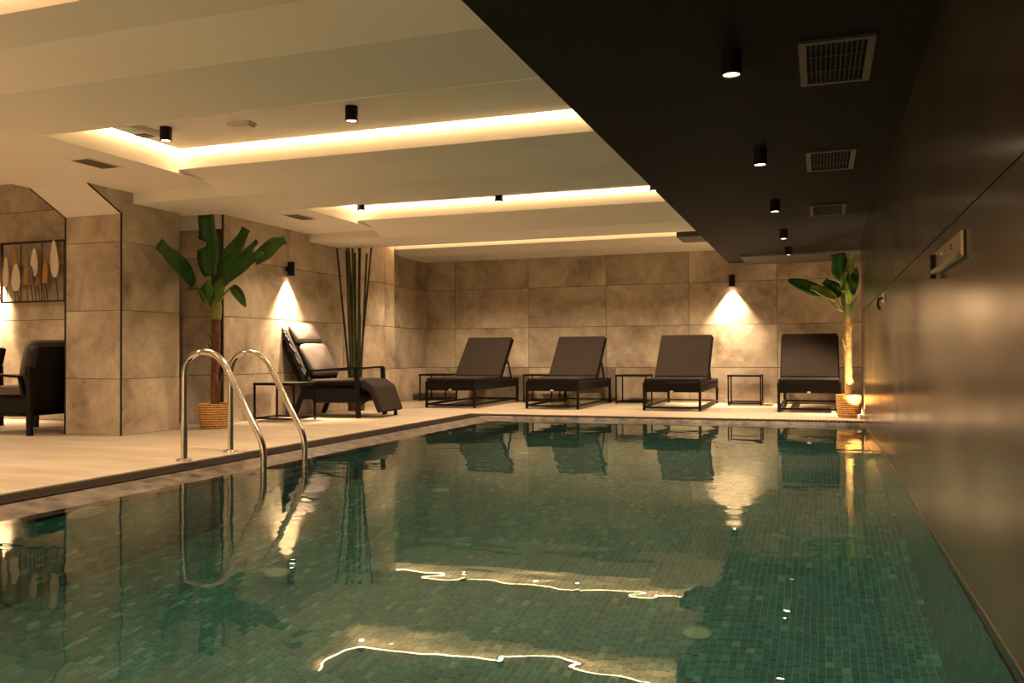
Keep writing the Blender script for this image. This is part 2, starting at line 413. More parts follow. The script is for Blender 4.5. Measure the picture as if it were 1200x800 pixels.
for (x, y) in tiles:
    if (x, y) in single: continue
    o = len(vs); z = ZF + random.uniform(-0.0008, 0.0008); zb = z - 0.004
    vs += [(x - hx, y - hy, zb), (x + hx, y - hy, zb), (x + hx, y + hy, zb), (x - hx, y + hy, zb), (x - hx, y - hy, z), (x + hx, y - hy, z), (x + hx, y + hy, z), (x - hx, y + hy, z)]
    fs += [(o + 4, o + 5, o + 6, o + 7), (o, o + 1, o + 5, o + 4), (o + 1, o + 2, o + 6, o + 5), (o + 2, o + 3, o + 7, o + 6), (o + 3, o, o + 4, o + 7)]
    tones += [random.random()] * 5
me = bpy.data.meshes.new('mosaic_field'); me.from_pydata(vs, [], fs); me.update()
at = me.attributes.new('tone', 'FLOAT', 'FACE'); at.data.foreach_set('value', tones)
me.materials.append(MATS['mosaic_tile'])
tag(link_mesh('mosaic_field', me, pf), kind='stuff')

wt = MB(); wt.add([(-3.56, YN, ZW), (XR, YN, ZW), (XR, 9.37, ZW), (-3.56, 9.37, ZW)], [(0, 1, 2, 3)])
wo = wt.build('pool_water', 'water')
if wo.data.polygons[0].normal.z < 0: wo.data.flip_normals()
tag(wo, 'still green pool water reflecting the lit ceiling and loungers', 'water', kind='stuff')

# ------------------------------------------------------------------ tiled walls
def tile_wall(name, label, axis, plane, us, vs, inward, lo, hi, zlo=0.0, zhi=2.6, mat='stone_tile', jm='grout', th=0.012, gap=0.007, backing=0.15):
    """axis 'x': wall in plane x=plane, u runs along y; axis 'y': plane y=plane, u runs along x. inward = +1/-1 side of the room"""
    root = struct(name, label)
    b = MB()
    face = plane - inward * th * 0.7
    back = plane - inward * backing
    p0, p1 = min(face, back), max(face, back)
    if axis == 'x': b.box((p0, lo, zlo), (p1, hi, zhi))
    else: b.box((lo, p0, zlo), (hi, p1, zhi))
    b.build('wall_core', jm, root)
    uu = [lo] + [u for u in us if lo + 0.02 < u < hi - 0.02] + [hi]
    vv = [zlo] + [v for v in vs if zlo + 0.02 < v < zhi - 0.02] + [zhi]
    for a, c in zip(uu, uu[1:]):
        for d, e in zip(vv, vv[1:]):
            q = gap / 2
            t0, t1 = min(plane, plane - inward * th), max(plane, plane - inward * th)
            jit = random.uniform(-0.0015, 0.0)
            t0 += inward * jit; t1 += inward * jit
            mb = MB()
            hu, hv = (c - a) / 2 - q, (e - d) / 2 - q
            if axis == 'x': mb.box(((t0 - t1) / 2, -hu, -hv), ((t1 - t0) / 2, hu, hv)); loc = ((t0 + t1) / 2, (a + c) / 2, (d + e) / 2)
            else: mb.box((-hu, (t0 - t1) / 2, -hv), (hu, (t1 - t0) / 2, hv)); loc = ((a + c) / 2, (t0 + t1) / 2, (d + e) / 2)
            link_mesh('tile', mb.mesh('tile', mat), root, loc)
    return root
tile_wall('wall_back', 'back wall of large tan concrete-look tiles behind the loungers', 'y', YB,
          [-5.348, -4.148, -2.948, -1.748, -0.548, 0.652], ROWS, -1, -5.99, 0.95)
tile_wall('wall_left', 'left wall of large tan tiles behind the recliner and plants', 'x', -5.73, [8.57, 9.77, 10.9], ROWS, 1, 7.40, 11.19)
tile_wall('wall_left_recess', 'short darker stretch of tiled wall in the far left corner', 'x', -5.84, [], ROWS, 1, 11.19, YB)
tile_wall('wall_alcove', 'tiled alcove wall carrying the leaf wall art', 'y', 7.3, [-8.7, -7.5], ROWS, -1, -9.6, -6.3, zhi=2.62)
tile_wall('wall_niche', 'narrow tiled niche wall behind the banana plant trunk', 'y', 7.4, [], ROWS, -1, -6.3, -5.745, zhi=1.99)
tag(MB().box((-6.3, 7.388, 1.99), (-5.745, 7.55, 2.7)).build('trim_3', 'white_paint'), 'white painted band above the niche tiles', kind='structure')
tile_wall('wall_right_recess', 'tiled side wall hidden past the end of the dark wall', 'x', 0.9, [11.3], ROWS, -1, 10.32, YB)
# column with its chamfered head
colm = struct('wall_column', 'square tan tiled column with a chamfered white head by the alcove')
MB().box((-6.352, 6.032, 0), (-5.742, 6.75, 2.3)).build('wall_core', 'grout', colm)
zr = [0.0, 0.494, 1.094, 1.694, 1.935]
for a, c in zip(zr, zr[1:]):
    link_mesh('tile', MB().box((-0.308, -0.006, -(c - a) / 2 + 0.0025), (0.308, 0.006, (c - a) / 2 - 0.0025)).mesh('tile', 'stone_tile'), colm, (-6.045, 6.026, (a + c) / 2))
zr = [0.0, 0.494, 1.094, 1.694, 2.135]
for a, c in zip(zr, zr[1:]):
    link_mesh('tile', MB().box((-0.006, -0.362, -(c - a) / 2 + 0.0025), (0.006, 0.362, (c - a) / 2 - 0.0025)).mesh('tile', 'stone_tile'), colm, (-5.736, 6.388, (a + c) / 2))
MB().prism([(5.64, 2.135), (6.02, 1.935), (6.03, 1.935), (6.03, 2.135)], -6.36, -5.742, 'x').build('haunch', 'white_paint', colm)
MB().prism([(5.64, 2.1345), (6.022, 1.934), (6.022, 2.1345)], -5.742, -5.73, 'x').build('haunch_cheek', 'stone_tile', colm)
t = MB().box((-5.738, 6.015, 0), (-5.727, 6.028, 1.935)); t.bar((-5.729, 6.02, 1.935), (-5.729, 5.645, 2.132), 0.009, 0.010)
t.build('corner_trim', 'trim_black', colm)
t = MB().box((-6.366, 6.014, 0), (-6.354, 6.03, 1.935)); t.bar((-6.362, 6.02, 1.935), (-6.362, 5.645, 2.132), 0.01, 0.012)
t.build('corner_trim', 'trim_black', colm)
tag(MB().box((-5.742, 7.386, 0), (-5.727, 7.402, 2.13)).build('trim_4', 'trim_black'), 'black metal corner strip beside the banana plant', kind='structure')
# right polished wall
wr = struct('wall_right', 'polished dark brown stone wall rising out of the pool water')
MB().box((XR + 0.008, Y0, -0.2), (0.93, 10.25, 2.6)).build('wall_core', 'dark_joint', wr)
for zl, zh in ((-0.2, 1.131), (1.131, 2.2)):
    MB().box((XR, Y0, zl + 0.003), (XR + 0.02, 10.25, zh - 0.003)).build('panel', 'polished_wall', wr)
MB().box((XR - 0.003, YN, -0.050), (XR, 9.3, -0.043)).build('waterline_strip', 'satin_metal', wr)
MB().box((XR + 0.002, 10.25, -0.2), (0.93, 10.262, 2.3)).build('end_panel', 'stone_tile', wr)
# shell of the room that the photo does not show
tag(MB().box((-9.6, Y0 - 0.15, -1.6), (0.95, Y0, 2.9)).build('wall_front', 'white_paint'), 'pale wall behind the viewpoint, out of frame', kind='structure')
tag(MB().box((-9.75, Y0, 0), (-9.6, 7.45, 2.9)).build('wall_far_left', 'stone_tile'), 'tiled wall at the far left end', kind='structure')

# ------------------------------------------------------------------ ceiling
ce = struct('ceiling', 'white coffered ceiling with stepped beams and lit coves')
ZT, ZS, ZB, ZC, ZR = 2.75, 2.135, 2.045, 2.32, 2.168
def cb(name, a, b): return MB().box(a, b).build(name, 'white_paint', ce)
beams = [(0.535, 1.23), (3.355, 4.05), (6.16, 6.90), (8.98, 9.76)]
farY = [2.80, 5.616, 8.45, 11.2]
XC = -4.77
for k, (a, b) in enumerate(beams):
    cb('beam', (-6.36 if k < 2 else -5.73, a, ZB), (XS + 0.05, b, ZT))
cb('slab', (-6.36, Y0, ZS), (XS + 0.05, beams[0][0], ZT))
for a, b in beams[:3]: cb('highlight_bead', (XC, b - 0.004, ZB - 0.006), (XS + 0.05, b + 0.004, ZB + 0.01))  # lip added so the beam edge catches a thin bright line
for k in range(3):
    a, b = beams[k][1], farY[k]
    nx_ = beams[k + 1][0]
    xl = -6.36 if k < 2 else -5.73
    xl2 = -6.36
    if k == 1:
        cb('border', (-6.36, a, ZS), (XC, 6.02, ZT)); cb('border', (-5.73, 6.02, ZS), (XC, nx_, ZT))
    elif k == 2:
        cb('border', (-5.73, a, ZS), (XC, nx_, ZT)); cb('border', (-6.36, 6.75, ZS), (-5.73, 7.42, ZT))
    else:
        cb('border', (-6.36, a, ZS), (XC, nx_, ZT))
    cb('coffer_top', (XC, a, ZC), (XS + 0.05, b, ZT))
    MB().prism([(b, ZT), (b, ZR), (b + 0.28, ZR - 0.02), (nx_, ZB + 0.001), (nx_, ZT)], XC, XS + 0.05, 'x').build('sloped_panel', 'white_paint', ce)
cb('coffer_top', (-5.9, beams[3][1], ZC), (XS + 0.05, farY[3], ZT))
MB().prism([(farY[3], ZT), (farY[3], 2.195), (11.65, 2.14), (11.65, ZT)], -5.9, XS + 0.05, 'x').build('sloped_panel', 'white_paint', ce)
cb('slab', (-5.9, 11.65, 2.138), (XS + 0.05, YB, ZT))
cb('slab', (-9.6, Y0, 2.62), (-6.36, 7.45, ZT))
cb('slab', (-6.362, 6.75, ZS), (-6.36, 7.3, ZT))
# black soffit
so = struct('ceiling_soffit', 'matt black dropped soffit along the polished wall')
MB().box((XS, Y0, ZSOF), (XR + 0.01, 10.262, ZT)).build('soffit_board', 'black_paint', so)
MB().box((XS, 10.262, ZSOF), (0.95, YB, ZT)).build('soffit_board', 'black_paint', so)
MB().box((-1.51, 9.85, 2.0), (XS, 10.4, ZT)).build('duct_box', 'grey_paint', so)
MB().box((-0.95, 11.5, 1.922), (0.9, YB - 0.001, ZSOF)).build('drop_board', 'grey_paint', so)

# ------------------------------------------------------------------ cove LED strips
LL = ['left-hand run of', 'nearest', 'middle', 'farthest']
led_lab = ['warm cove light strip in the coffer at the top left corner', 'warm cove light strip in the coffer with the smoke detector',
           'warm cove light strip in the middle coffer with two small downlights', 'warm cove light strip in the last coffer before the back wall']
for k in range(4):
    e = empty('cove_light', (-3, farY[k], ZC)); tag(e, led_lab[k], 'light', 'cove light strips')
    inv = Matrix.Translation((3, -farY[k], -ZC))
    xl = XC if k < 3 else -5.72
    z_ = ZC - 0.0015
    def tape(x_0, y_0, x_1, y_1):
        body = MB().box((x_0 - 0.002, y_0 - 0.002, ZC - 0.001), (x_1 + 0.002, y_1 + 0.002, ZC)); o_ = xform(body, inv).build('led_channel', 'white_paint', e)
        q = MB(); q.add([(x_0, y_0, z_), (x_0, y_1, z_), (x_1, y_1, z_), (x_1, y_0, z_)], [(0, 1, 2, 3)])
        xform(q, inv).build('led_tape', 'led_glow', o_)
    tape(xl + 0.01, farY[k] - 0.022, XS - 0.005, farY[k] - 0.010)
    if k < 3:
        tape(XC + 0.010, beams[k][1] + 0.25, XC + 0.022, farY[k] - 0.04)

# ------------------------------------------------------------------ downlights, sconces, vents, detector
def downlight(loc, zc, label, watts, group, size=95, r=0.042, h=0.098):
    e = empty('downlight', (loc[0], loc[1], zc)); tag(e, label, 'downlight', group)
    m = MB(); m.lathe([(r, 0), (r, -h), (r - 0.008, -h), (r - 0.008, -h + 0.012), (0.001, -h + 0.012)], seg=24, smooth=False); m.disc((0, 0, 0), r, up=True); m.build('housing', 'black_metal', e)
    MB().disc((0, 0, -h + 0.006), r - 0.009, up=False).build('lens', 'lamp_glow', e)
    spot('lamp', (0, 0, -h - 0.006), e, watts, size, 0.6)
    return e
dl = ['first', 'second', 'third', 'fourth', 'fifth']
lab = ['large black cylinder downlight nearest the viewer on the black soffit', 'second black downlight along the soffit, beside the middle vent grille',
       'third black downlight along the soffit, beside the smallest vent grille', 'fourth black downlight along the soffit, past the vent grilles',
       'small black downlight at the far end of the black soffit']
for y, l in zip((3.73, 5.58, 7.47, 9.28, 10.83), lab): downlight((-0.338, y), ZSOF, l, SPOT_W, 'soffit downlights')
downlight((-0.338, 1.88), ZSOF, 'black soffit downlight overhead, out of frame above the water', SPOT_W, 'soffit downlights')
downlight((-2.88, 5.02), ZC, 'black ceiling downlight in the front coffer, beside the smoke detector', COFFER_W, 'coffer downlights', size=130)
downlight((-4.38, 5.02), ZC, 'black ceiling downlight at the left corner of the front coffer', COFFER_W, 'coffer downlights', size=130)
downlight((-3.02, 8.18), ZC, 'small ceiling downlight midway along the second coffer', COFFER_W, 'coffer downlights', size=130)
downlight((-4.58, 8.18), ZC, 'small ceiling downlight at the left corner of the second coffer', COFFER_W, 'coffer downlights', size=130)
downlight((-1.38, 5.02), ZC, 'ceiling downlight in the front coffer, hidden above the soffit edge', COFFER_W, 'coffer downlights', size=130)
downlight((-1.46, 8.18), ZC, 'ceiling downlight in the second coffer, hidden above the soffit edge', COFFER_W, 'coffer downlights', size=130)
downlight((-2.88, 2.2), ZC, 'added ceiling downlight overhead in the nearest coffer, out of frame', COFFER_W, 'coffer downlights', size=130)  # unseen pair, repeats the other coffers, added for brightness
downlight((-4.38, 2.2), ZC, 'added ceiling downlight overhead at left of the nearest coffer, out of frame', COFFER_W, 'coffer downlights', size=130)
for x, y, l in ((-4.6, -1.6, 'left deck'), (-2.9, -1.6, 'near deck'), (-4.6, -3.8, 'rear left deck'), (-2.2, -3.8, 'rear deck')):  # unseen lamps added to throw light on camera-facing faces
    downlight((x, y), ZS, 'added fill downlight above the %s behind the viewpoint, out of frame' % l, COFFER_W * 3.6, 'coffer downlights', size=140)
for x, l in ((-4.6, 'left'), (-3.0, 'middle'), (-1.46, 'right')):  # unseen lamps added to brighten the back wall
    downlight((x, 10.98), ZC, 'added downlight at the %s of the last coffer, hidden above the beam' % l, COFFER_W * 1.2, 'coffer downlights', size=130)
downlight((-7.6, 5.4), 2.62, 'added downlight on the alcove ceiling above the armchairs, out of frame', COFFER_W * 1.2, 'coffer downlights', size=130)  # unseen lamp added to brighten the alcove
downlight((-7.6, 3.0), 2.62, 'added downlight on the left deck ceiling, out of frame', COFFER_W * 2.0, 'coffer downlights', size=130)  # added out of view to light the column front
def sconce(loc, nrm, label, watts, size=85):
    """cylinder wall light; loc = wall point at mid height, nrm = direction away from the wall"""
    n_ = Vector(nrm)
    e = empty('wall_sconce', loc); tag(e, label, 'wall light', 'cylinder wall sconces')
    c = n_ * 0.062; r = 0.04
    m = MB(); m.lathe([(r, -0.08), (r, 0.08), (0.001, 0.08)], tuple(c), 24, False); m.lathe([(r, -0.08), (r - 0.008, -0.08), (r - 0.008, -0.065), (0.001, -0.065)], tuple(c), 24, False); m.build('housing', 'black_metal', e)
    MB().bar(n_ * 0.001, n_ * 0.03, 0.03, 0.05).build('wall_bracket', 'black_metal', e)
    MB().disc((c.x, c.y, -0.071), r - 0.009, up=False).build('lens', 'lamp_glow', e)
    spot('lamp', (c.x, c.y, -0.086), e, watts, size, 1.0, rad=0.02)
    return e
sconce((-5.73, 8.515, 1.675), (1, 0, 0), 'black cylinder wall light above the recliner', SCONCE_W)
sconce((-1.147, 12.5, 1.70), (0, -1, 0), 'black cylinder wall light above the side table on back wall', SCONCE_W)
sconce((-8.70, 7.3, 1.68), (0, -1, 0), 'black cylinder wall light in the alcove left of the wall art', SCONCE_W)
sconce((0.9, 10.75, 1.72), (-1, 0, 0), 'wall light hidden behind the dark wall end beside the plant', SCONCE_W)
e = empty('floor_uplight', (0.385, 9.74, 0)); tag(e, 'tiny floor uplight between the plant basket and the dark wall', 'uplight')
MB().lathe([(0.001, 0), (0.024, 0), (0.024, 0.05), (0.018, 0.05), (0.018, 0.042), (0.001, 0.042)], seg=20, smooth=False).build('housing', 'plastic_white', e)
MB().disc((0, 0, 0.044), 0.0175).build('lens', 'lamp_glow', e)
spot('lamp', (-0.002, 0.004, 0.06), e, 85.0, 110, 0.8, rot=(R(180 - 14), R(5), 0), rad=0.015)
def soffit_vent(yc, label):
    e = empty('vent_grille', (0.076, yc, ZSOF)); tag(e, label, 'vent', 'soffit vent grilles')
    hx_, hy_ = 0.148, 0.30
    m = MB(); fw = 0.03
    m.box((-hx_, -hy_, -0.012), (-hx_ + fw, hy_, 0.0)); m.box((hx_ - fw, -hy_, -0.012), (hx_, hy_, 0.0))
    m.box((-hx_ + fw, -hy_, -0.012), (hx_ - fw, -hy_ + fw, 0.0)); m.box((-hx_ + fw, hy_ - fw, -0.012), (hx_ - fw, hy_, 0.0))
    m.build('frame', 'vent_edge', e)
    MB().box((-hx_ + fw, -hy_ + fw, -0.002), (hx_ - fw, hy_ - fw, 0.0)).build('backing', 'void', e)
    s = MB().box((-0.002, -hy_ + fw, -0.011), (0.002, hy_ - fw, -0.002)).mesh('slat', 'vent_dark')
    for i in range(11): link_mesh('slat', s, e, (-hx_ + fw + 0.018 + i * 0.02, 0, 0))
    s2 = MB().box((-hx_ + fw, -0.004, -0.009), (hx_ - fw, 0.004, -0.003)).mesh('cross_bar', 'vent_dark')
    for yy in (-0.1, 0.1): link_mesh('cross_bar', s2, e, (0, yy, 0))
soffit_vent(4.0, 'largest dark vent grille, nearest on the black soffit')
soffit_vent(6.04, 'middle dark vent grille on the black soffit')
soffit_vent(8.12, 'smallest dark vent grille, farthest on the black soffit')
def ceil_vent(x0, x1, y0, y1, label):
    e = empty('ceiling_vent', ((x0 + x1) / 2, (y0 + y1) / 2, ZS)); tag(e, label, 'vent', 'ceiling vents')
    a, b = (x1 - x0) / 2, (y1 - y0) / 2
    m = MB()
    for p, q in (((-a, -b), (a, -b + 0.015)), ((-a, b - 0.015), (a, b)), ((-a, -b + 0.015), (-a + 0.015, b - 0.015)), ((a - 0.015, -b + 0.015), (a, b - 0.015))):
        m.box((*p, -0.008), (*q, 0))
    m.build('frame', 'white_paint', e)
    MB().box((-a + 0.015, -b + 0.015, -0.002), (a - 0.015, b - 0.015, 0)).build('backing', 'vent_dark', e)
    s = MB().box((-a + 0.015, -0.005, -0.007), (a - 0.015, 0.005, -0.002)).mesh('slat', 'vent_grey')
    yy = -b + 0.03
    while yy < b - 0.02: link_mesh('slat', s, e, (0, yy, 0)); yy += 0.022
ceil_vent(-5.19, -4.99, 4.92, 5.26, 'grey louvred ceiling vent left of the front coffer')
ceil_vent(-5.19, -4.99, 7.62, 8.0, 'grey louvred ceiling vent left of the second coffer')
e = empty('smoke_detector', (-3.81, 5.12, ZC)); tag(e, 'flat white detector unit on the front coffer ceiling', 'detector')
MB().box((-0.09, -0.05, -0.018), (0.09, 0.05, 0)).build('base_plate', 'plastic_white', e, 0.004)
MB().box((-0.06, -0.04, -0.034), (0.085, 0.04, -0.018)).build('cover', 'plastic_white', e, 0.006)
e = empty('emergency_light', (-4.56, 4.93, ZC)); tag(e, 'white emergency exit light box with green glow in the front coffer', 'exit light')
MB().box((-0.07, -0.17, -0.045), (0.07, 0.17, 0)).build('body', 'plastic_white', e, 0.006)
MB().box((-0.045, -0.10, -0.05), (0.045, -0.02, -0.045)).build('green_panel', 'green_glow', e)
MB().box((-0.055, 0.03, -0.05), (0.055, 0.12, -0.045)).build('label_panel', 'vent_grey', e)

# ------------------------------------------------------------------ pool fittings
disc_lab = {(-2.59, 3.76): 'pale green disc on the pool floor near the ladder', (-2.59, 5.76): 'pale green disc on the pool floor, mid pool left',
            (-2.59, 7.66): 'small pale disc on the pool floor toward the loungers, left row', (-0.5, 3.76): 'largest pale green disc on the pool floor, lower right',
            (-0.5, 5.76): 'pale disc on the pool floor, mid pool right', (-0.5, 7.62): 'small pale disc on the pool floor, far right'}
for (x, y), l in disc_lab.items():
    e = empty('pool_inlet', (x, y, ZF)); tag(e, l, 'pool inlet', 'round inlets on the pool floor')
    MB().lathe([(0.068, 0), (0.068, 0.006), (0.060, 0.012), (0.056, 0.012), (0.054, 0.009)], seg=28).build('rim', 'disc_rim', e)
    MB().lathe([(0.055, 0.008), (0.03, 0.013), (0.0005, 0.014)], seg=28).build('cover', 'disc_pale', e)
e = empty('pool_lamp', (XL, 3.32, -0.175)); tag(e, 'oval-looking round lamp on the pool side wall under water', 'pool lamp')
def xlathe(prof, seg=32):
    m = MB().lathe(prof, seg=seg); return xform(m, Matrix.Rotation(R(90), 4, 'Y'))
xlathe([(0.118, 0), (0.118, 0.012), (0.106, 0.02), (0.098, 0.014)]).build('rim', 'plastic_white', e)
xlathe([(0.1, 0.012), (0.06, 0.02), (0.0005, 0.023)]).build('lens', 'disc_pale', e)
# ladder
e = empty('pool_ladder', (-3.98, 5.0, 0)); tag(e, 'curved stainless steel pool ladder handrails on the left deck', 'pool ladder')
def arc_pts(P, n=6):
    """smooth the corners of a polyline with quadratic curves"""
    P = [Vector(p) for p in P]; out = [P[0]]
    for i in range(1, len(P) - 1):
        a, b, c = P[i - 1], P[i], P[i + 1]
        ra = min(0.5, 0.9 * 0.5); s = b.lerp(a, P_R[i] / (b - a).length); t_ = b.lerp(c, P_R[i] / (c - b).length)
        for j in range(n + 1):
            u = j / n; out.append(s * (1 - u) ** 2 + b * 2 * u * (1 - u) + t_ * u * u)
    out.append(P[-1]); return out
P_R = [0, 0.15, 0.15, 0.06, 0]
for y, dx in ((4.72, 0.0), (5.26, -0.045)):
    x0 = -3.967 + dx
    P = [(x0 + 3.98, y - 5, 0.005), (x0 + 3.98, y - 5, 0.70), (x0 + 3.98 + 0.315, y - 5, 0.675), (x0 + 3.98 + 0.62, y - 5, 0.115), (x0 + 3.98 + 0.62, y - 5, -1.1)]
    P[2] = (x0 + 3.98 + 0.265, y - 5, 0.735); P[1] = (x0 + 3.98, y - 5, 0.70); P_R = [0, 0.15, 0.15, 0.07, 0]
    MB().tube(arc_pts(P, 8), 0.021, 16).build('rail', 'steel', e)
    MB().lathe([(0.052, 0), (0.052, 0.006), (0.04, 0.014), (0.022, 0.018)], (x0 + 3.98, y - 5, 0), 24).build('flange', 'steel', e)
for z in (-0.35, -0.62, -0.89):
    m = MB(); m.obox((0.61, -0.01, z), (0.04, 0, 0), (0.003, 0.265, 0), (0, 0, 0.012)); m.build('tread', 'steel', e)

# ------------------------------------------------------------------ sun loungers
def lounger(x0, y0, hinge, label, rz=0.0, W=0.70, table=None):
    """x0 = left front corner; runs back along +y"""
    e = empty('sun_lounger', (x0, y0, 0), rz); tag(e, label, 'sun lounger', 'brown sun loungers along the back wall')
    LEN = 1.85; t = 0.03; b = 'black_metal'
    for sx in (0, W - t):
        for yy in (0, LEN - t):
            MB().box((sx, yy, 0.012), (sx + t, yy + t, 0.345)).build('leg', b, e)
            MB().box((sx + 0.003, yy + 0.003, 0), (sx + t - 0.003, yy + t - 0.003, 0.012)).build('foot', b, e)
        MB().box((sx, t, 0.03), (sx + t, LEN - t, 0.055)).build('side_runner', b, e)
        MB().box((sx, t, 0.318), (sx + t, LEN - t, 0.345)).build('side_rail', b, e)
    for yy in (0, LEN - t):
        MB().box((t, yy, 0.318), (W - t, yy + t, 0.345)).build('cross_rail', b, e)
        MB().box((t, yy, 0.03), (W - t, yy + t, 0.05)).build('floor_rail', b, e)
    MB().box((t, 0.006, 0.225), (W - t, 0.026, 0.318)).build('front_apron', 'weave', e)
    for sx in (0.005, W - 0.025):
        MB().box((sx, t, 0.225), (sx + 0.02, LEN - t, 0.318)).build('side_apron', 'weave', e)
    bd = MB(); bd.lathe([(0.022, 0), (0.022, 0.004), (0.0005, 0.005)], seg=20)
    xform(bd, Matrix.Translation((W / 2, 0.005, 0.235)) @ Matrix.Rotation(R(90), 4, 'X') @ Matrix.Diagonal((1, 0.5, 1, 1)))
    bd.build('badge', 'badge', e)
    c = MB().box((t * 0.4, 0.012, 0.346), (W - t * 0.4, hinge + 0.02, 0.39)); c.build('seat_cushion', 'cushion_brown', e, 0.014, 3)
    # reclined back
    a = math.atan2(0.545, 0.555); bl = 0.78
    M = Matrix.Translation((0, hinge, 0.365)) @ Matrix.Rotation(a, 4, 'X')
    bk = empty('backrest', (0, 0, 0)); bk.parent = e
    m = xform(MB().box((t * 0.4, 0, 0.0), (W - t * 0.4, bl, 0.05)), M)
    o = m.build('backrest', 'cushion_brown', e, 0.014, 3); bpy.data.objects.remove(bk)
    m = xform(MB().box((0.0, 0.02, -0.028), (W, bl + 0.008, -0.002)), M); m.build('backrest_frame', 'weave', e)
    m = MB(); m.bar(M @ Vector((0.05, 0.5, -0.03)), (0.05, min(hinge + 0.62, LEN - 0.02), 0.33), 0.02, 0.02); m.bar(M @ Vector((W - 0.05, 0.5, -0.03)), (W - 0.05, min(hinge + 0.62, LEN - 0.02), 0.33), 0.02, 0.02)
    m.build('back_prop', b, e)
    return e
lounger(-4.89, 10.42, 1.05, 'brown sun lounger nearest the left corner, by the recliner', R(1.5))
lounger(-3.54, 10.53, 1.02, 'brown sun lounger second from the left corner', R(0.5))
lounger(-2.04, 10.55, 0.78, 'brown sun lounger between the two back side tables, under the wall light')
lounger(-0.475, 10.66, 0.76, 'brown sun lounger beside the straw-trunk banana plant')

# ------------------------------------------------------------------ side tables
def side_table(x0, y0, label, W=0.435, D=0.43, Hh=0.405):
    e = empty('side_table', (x0, y0, 0)); tag(e, label, 'side table', 'black metal side tables')
    t = 0.018; b = 'black_metal'
    for sx in (0, W - t):
        for yy in (0, D - t):
            MB().box((sx, yy, 0), (sx + t, yy + t, Hh - 0.025)).build('leg', b, e)
        MB().box((sx, t, 0.02), (sx + t, D - t, 0.038)).build('floor_bar', b, e)
    for yy in (0, D - t):
        MB().box((t, yy, 0.02), (W - t, yy + t, 0.038)).build('floor_bar', b, e)
    MB().box((-0.004, -0.004, Hh - 0.028), (W + 0.004, D + 0.004, Hh)).build('table_top', b, e, 0.004)
    return e
side_table(-5.66, 11.85, 'black side table in the far left corner behind a lounger')
side_table(-4.02, 11.85, 'black side table between the first two loungers from the left')
side_table(-2.665, 11.82, 'black side table left of the lounger under the wall light')
side_table(-1.17, 11.96, 'black open-frame side table standing under the wall light')
side_table(-5.66, 7.80, 'black side table beside the recliner and ladder', W=0.50, D=0.42)

# ------------------------------------------------------------------ recliner armchairs
def recliner(loc, rz, label, back_deg, foot=True, pillows=True, ruffles=True, W=0.68, back_len=0.80, cushion_m='cushion_brown'):
    """local: faces +x, near side y=0, far side y=W, rear leg around x=-0.78, front leg x=0"""
    e = empty('recliner_armchair', loc, rz); tag(e, label, 'armchair', 'black recliner armchairs')
    b = 'black_metal'
    for y in (0.0, W):
        MB().bar((0, y, 0), (-0.025, y, 0.55), 0.032, 0.05, (1, 0, 0)).build('leg', b, e)
        (MB().bar((-0.80, y, 0), (-0.62, y, 0.42), 0.032, 0.05, (1, 0, 0)) if foot else MB().bar((-0.735, y, 0), (-0.725, y, 0.60), 0.032, 0.05, (1, 0, 0))).build('leg', b, e)
        MB().bar((-0.02, y, 0.553), (-0.62, y, 0.515), 0.05, 0.022).build('armrest', b, e)
        MB().bar((-0.62, y, 0.515), (-0.66, y, 0.36), 0.03, 0.03, (1, 0, 0)).build('arm_strut', b, e)
        MB().box((-0.70, y - 0.012, 0.20), (-0.03, y + 0.012, 0.32)).build('side_panel', 'weave', e)
    MB().box((-0.66, 0.02, 0.255), (-0.04, W - 0.02, 0.34)).build('seat_base', 'weave', e)
    MB().box((-0.60, 0.05, 0.16), (-0.08, W - 0.05, 0.255)).build('mechanism', b, e, 0.02)
    MB().box((-0.60, 0.03, 0.345), (-0.01, W - 0.03, 0.425)).build('seat_cushion', cushion_m, e, 0.025, 3)
    a = R(back_deg)
    M = Matrix.Translation((-0.60, 0, 0.30)) @ Matrix.Rotation(-a, 4, 'Y')    # local z is up along the back
    xform(MB().box((-0.10, 0.02, -0.06), (-0.05, W - 0.02, back_len)), M).build('backrest_frame', 'weave', e, 0.01)
    xform(MB().box((-0.05, 0.025, 0.02), (0.04, W - 0.025, back_len - 0.02)), M).build('back_cushion', 'cushion_black', e, 0.03, 3)
    if pillows:
        xform(cushion(MB(), (0.03, 0.05, 0.13), (0.15, W - 0.05, 0.54)), M).build('lumbar_pillow', 'cushion_grey', e)
        if back_len > 0.6: xform(cushion(MB(), (0.02, 0.05, 0.55), (0.13, W - 0.05, 0.81)), M).build('head_pillow', 'cushion_grey', e)
        rf = MB()
        if not ruffles: return e
        for i in range(16):
            z = 0.1 + 0.72 * i / 15; s = 0.014 + 0.014 * random.random()
            rf.obox((-0.02 + 0.03 * random.random(), 0.012, z), (s, 0, 0.006), (0, 0.012, 0.004), (-0.004, 0, s))
        xform(rf, M).build('ruffle', 'cushion_black', e)
    if foot:
        c = MB(); c.prism([(-0.01, 0.33), (0.0, 0.42), (0.05, 0.42), (0.16, 0.345), (0.26, 0.07), (0.20, 0.05), (0.10, 0.28)], 0.05, W - 0.05)
        c.build('footrest', 'cushion_brown', e, 0.02, 3)
        MB().bar((-0.06, W - 0.08, 0.12), (0.12, W - 0.08, 0.22), 0.02, 0.02).build('footrest_strut', b, e)
        MB().bar((-0.06, 0.08, 0.12), (0.12, 0.08, 0.22), 0.02, 0.02).build('footrest_strut', b, e)
        MB().box((0.17, W - 0.12, 0), (0.20, W - 0.09, 0.07)).build('footrest_leg', b, e)
    return e
recliner((-4.78, 8.47, 0), R(3), 'reclined black armchair with grey pillows and footrest by the bamboo', 27, back_len=0.79)
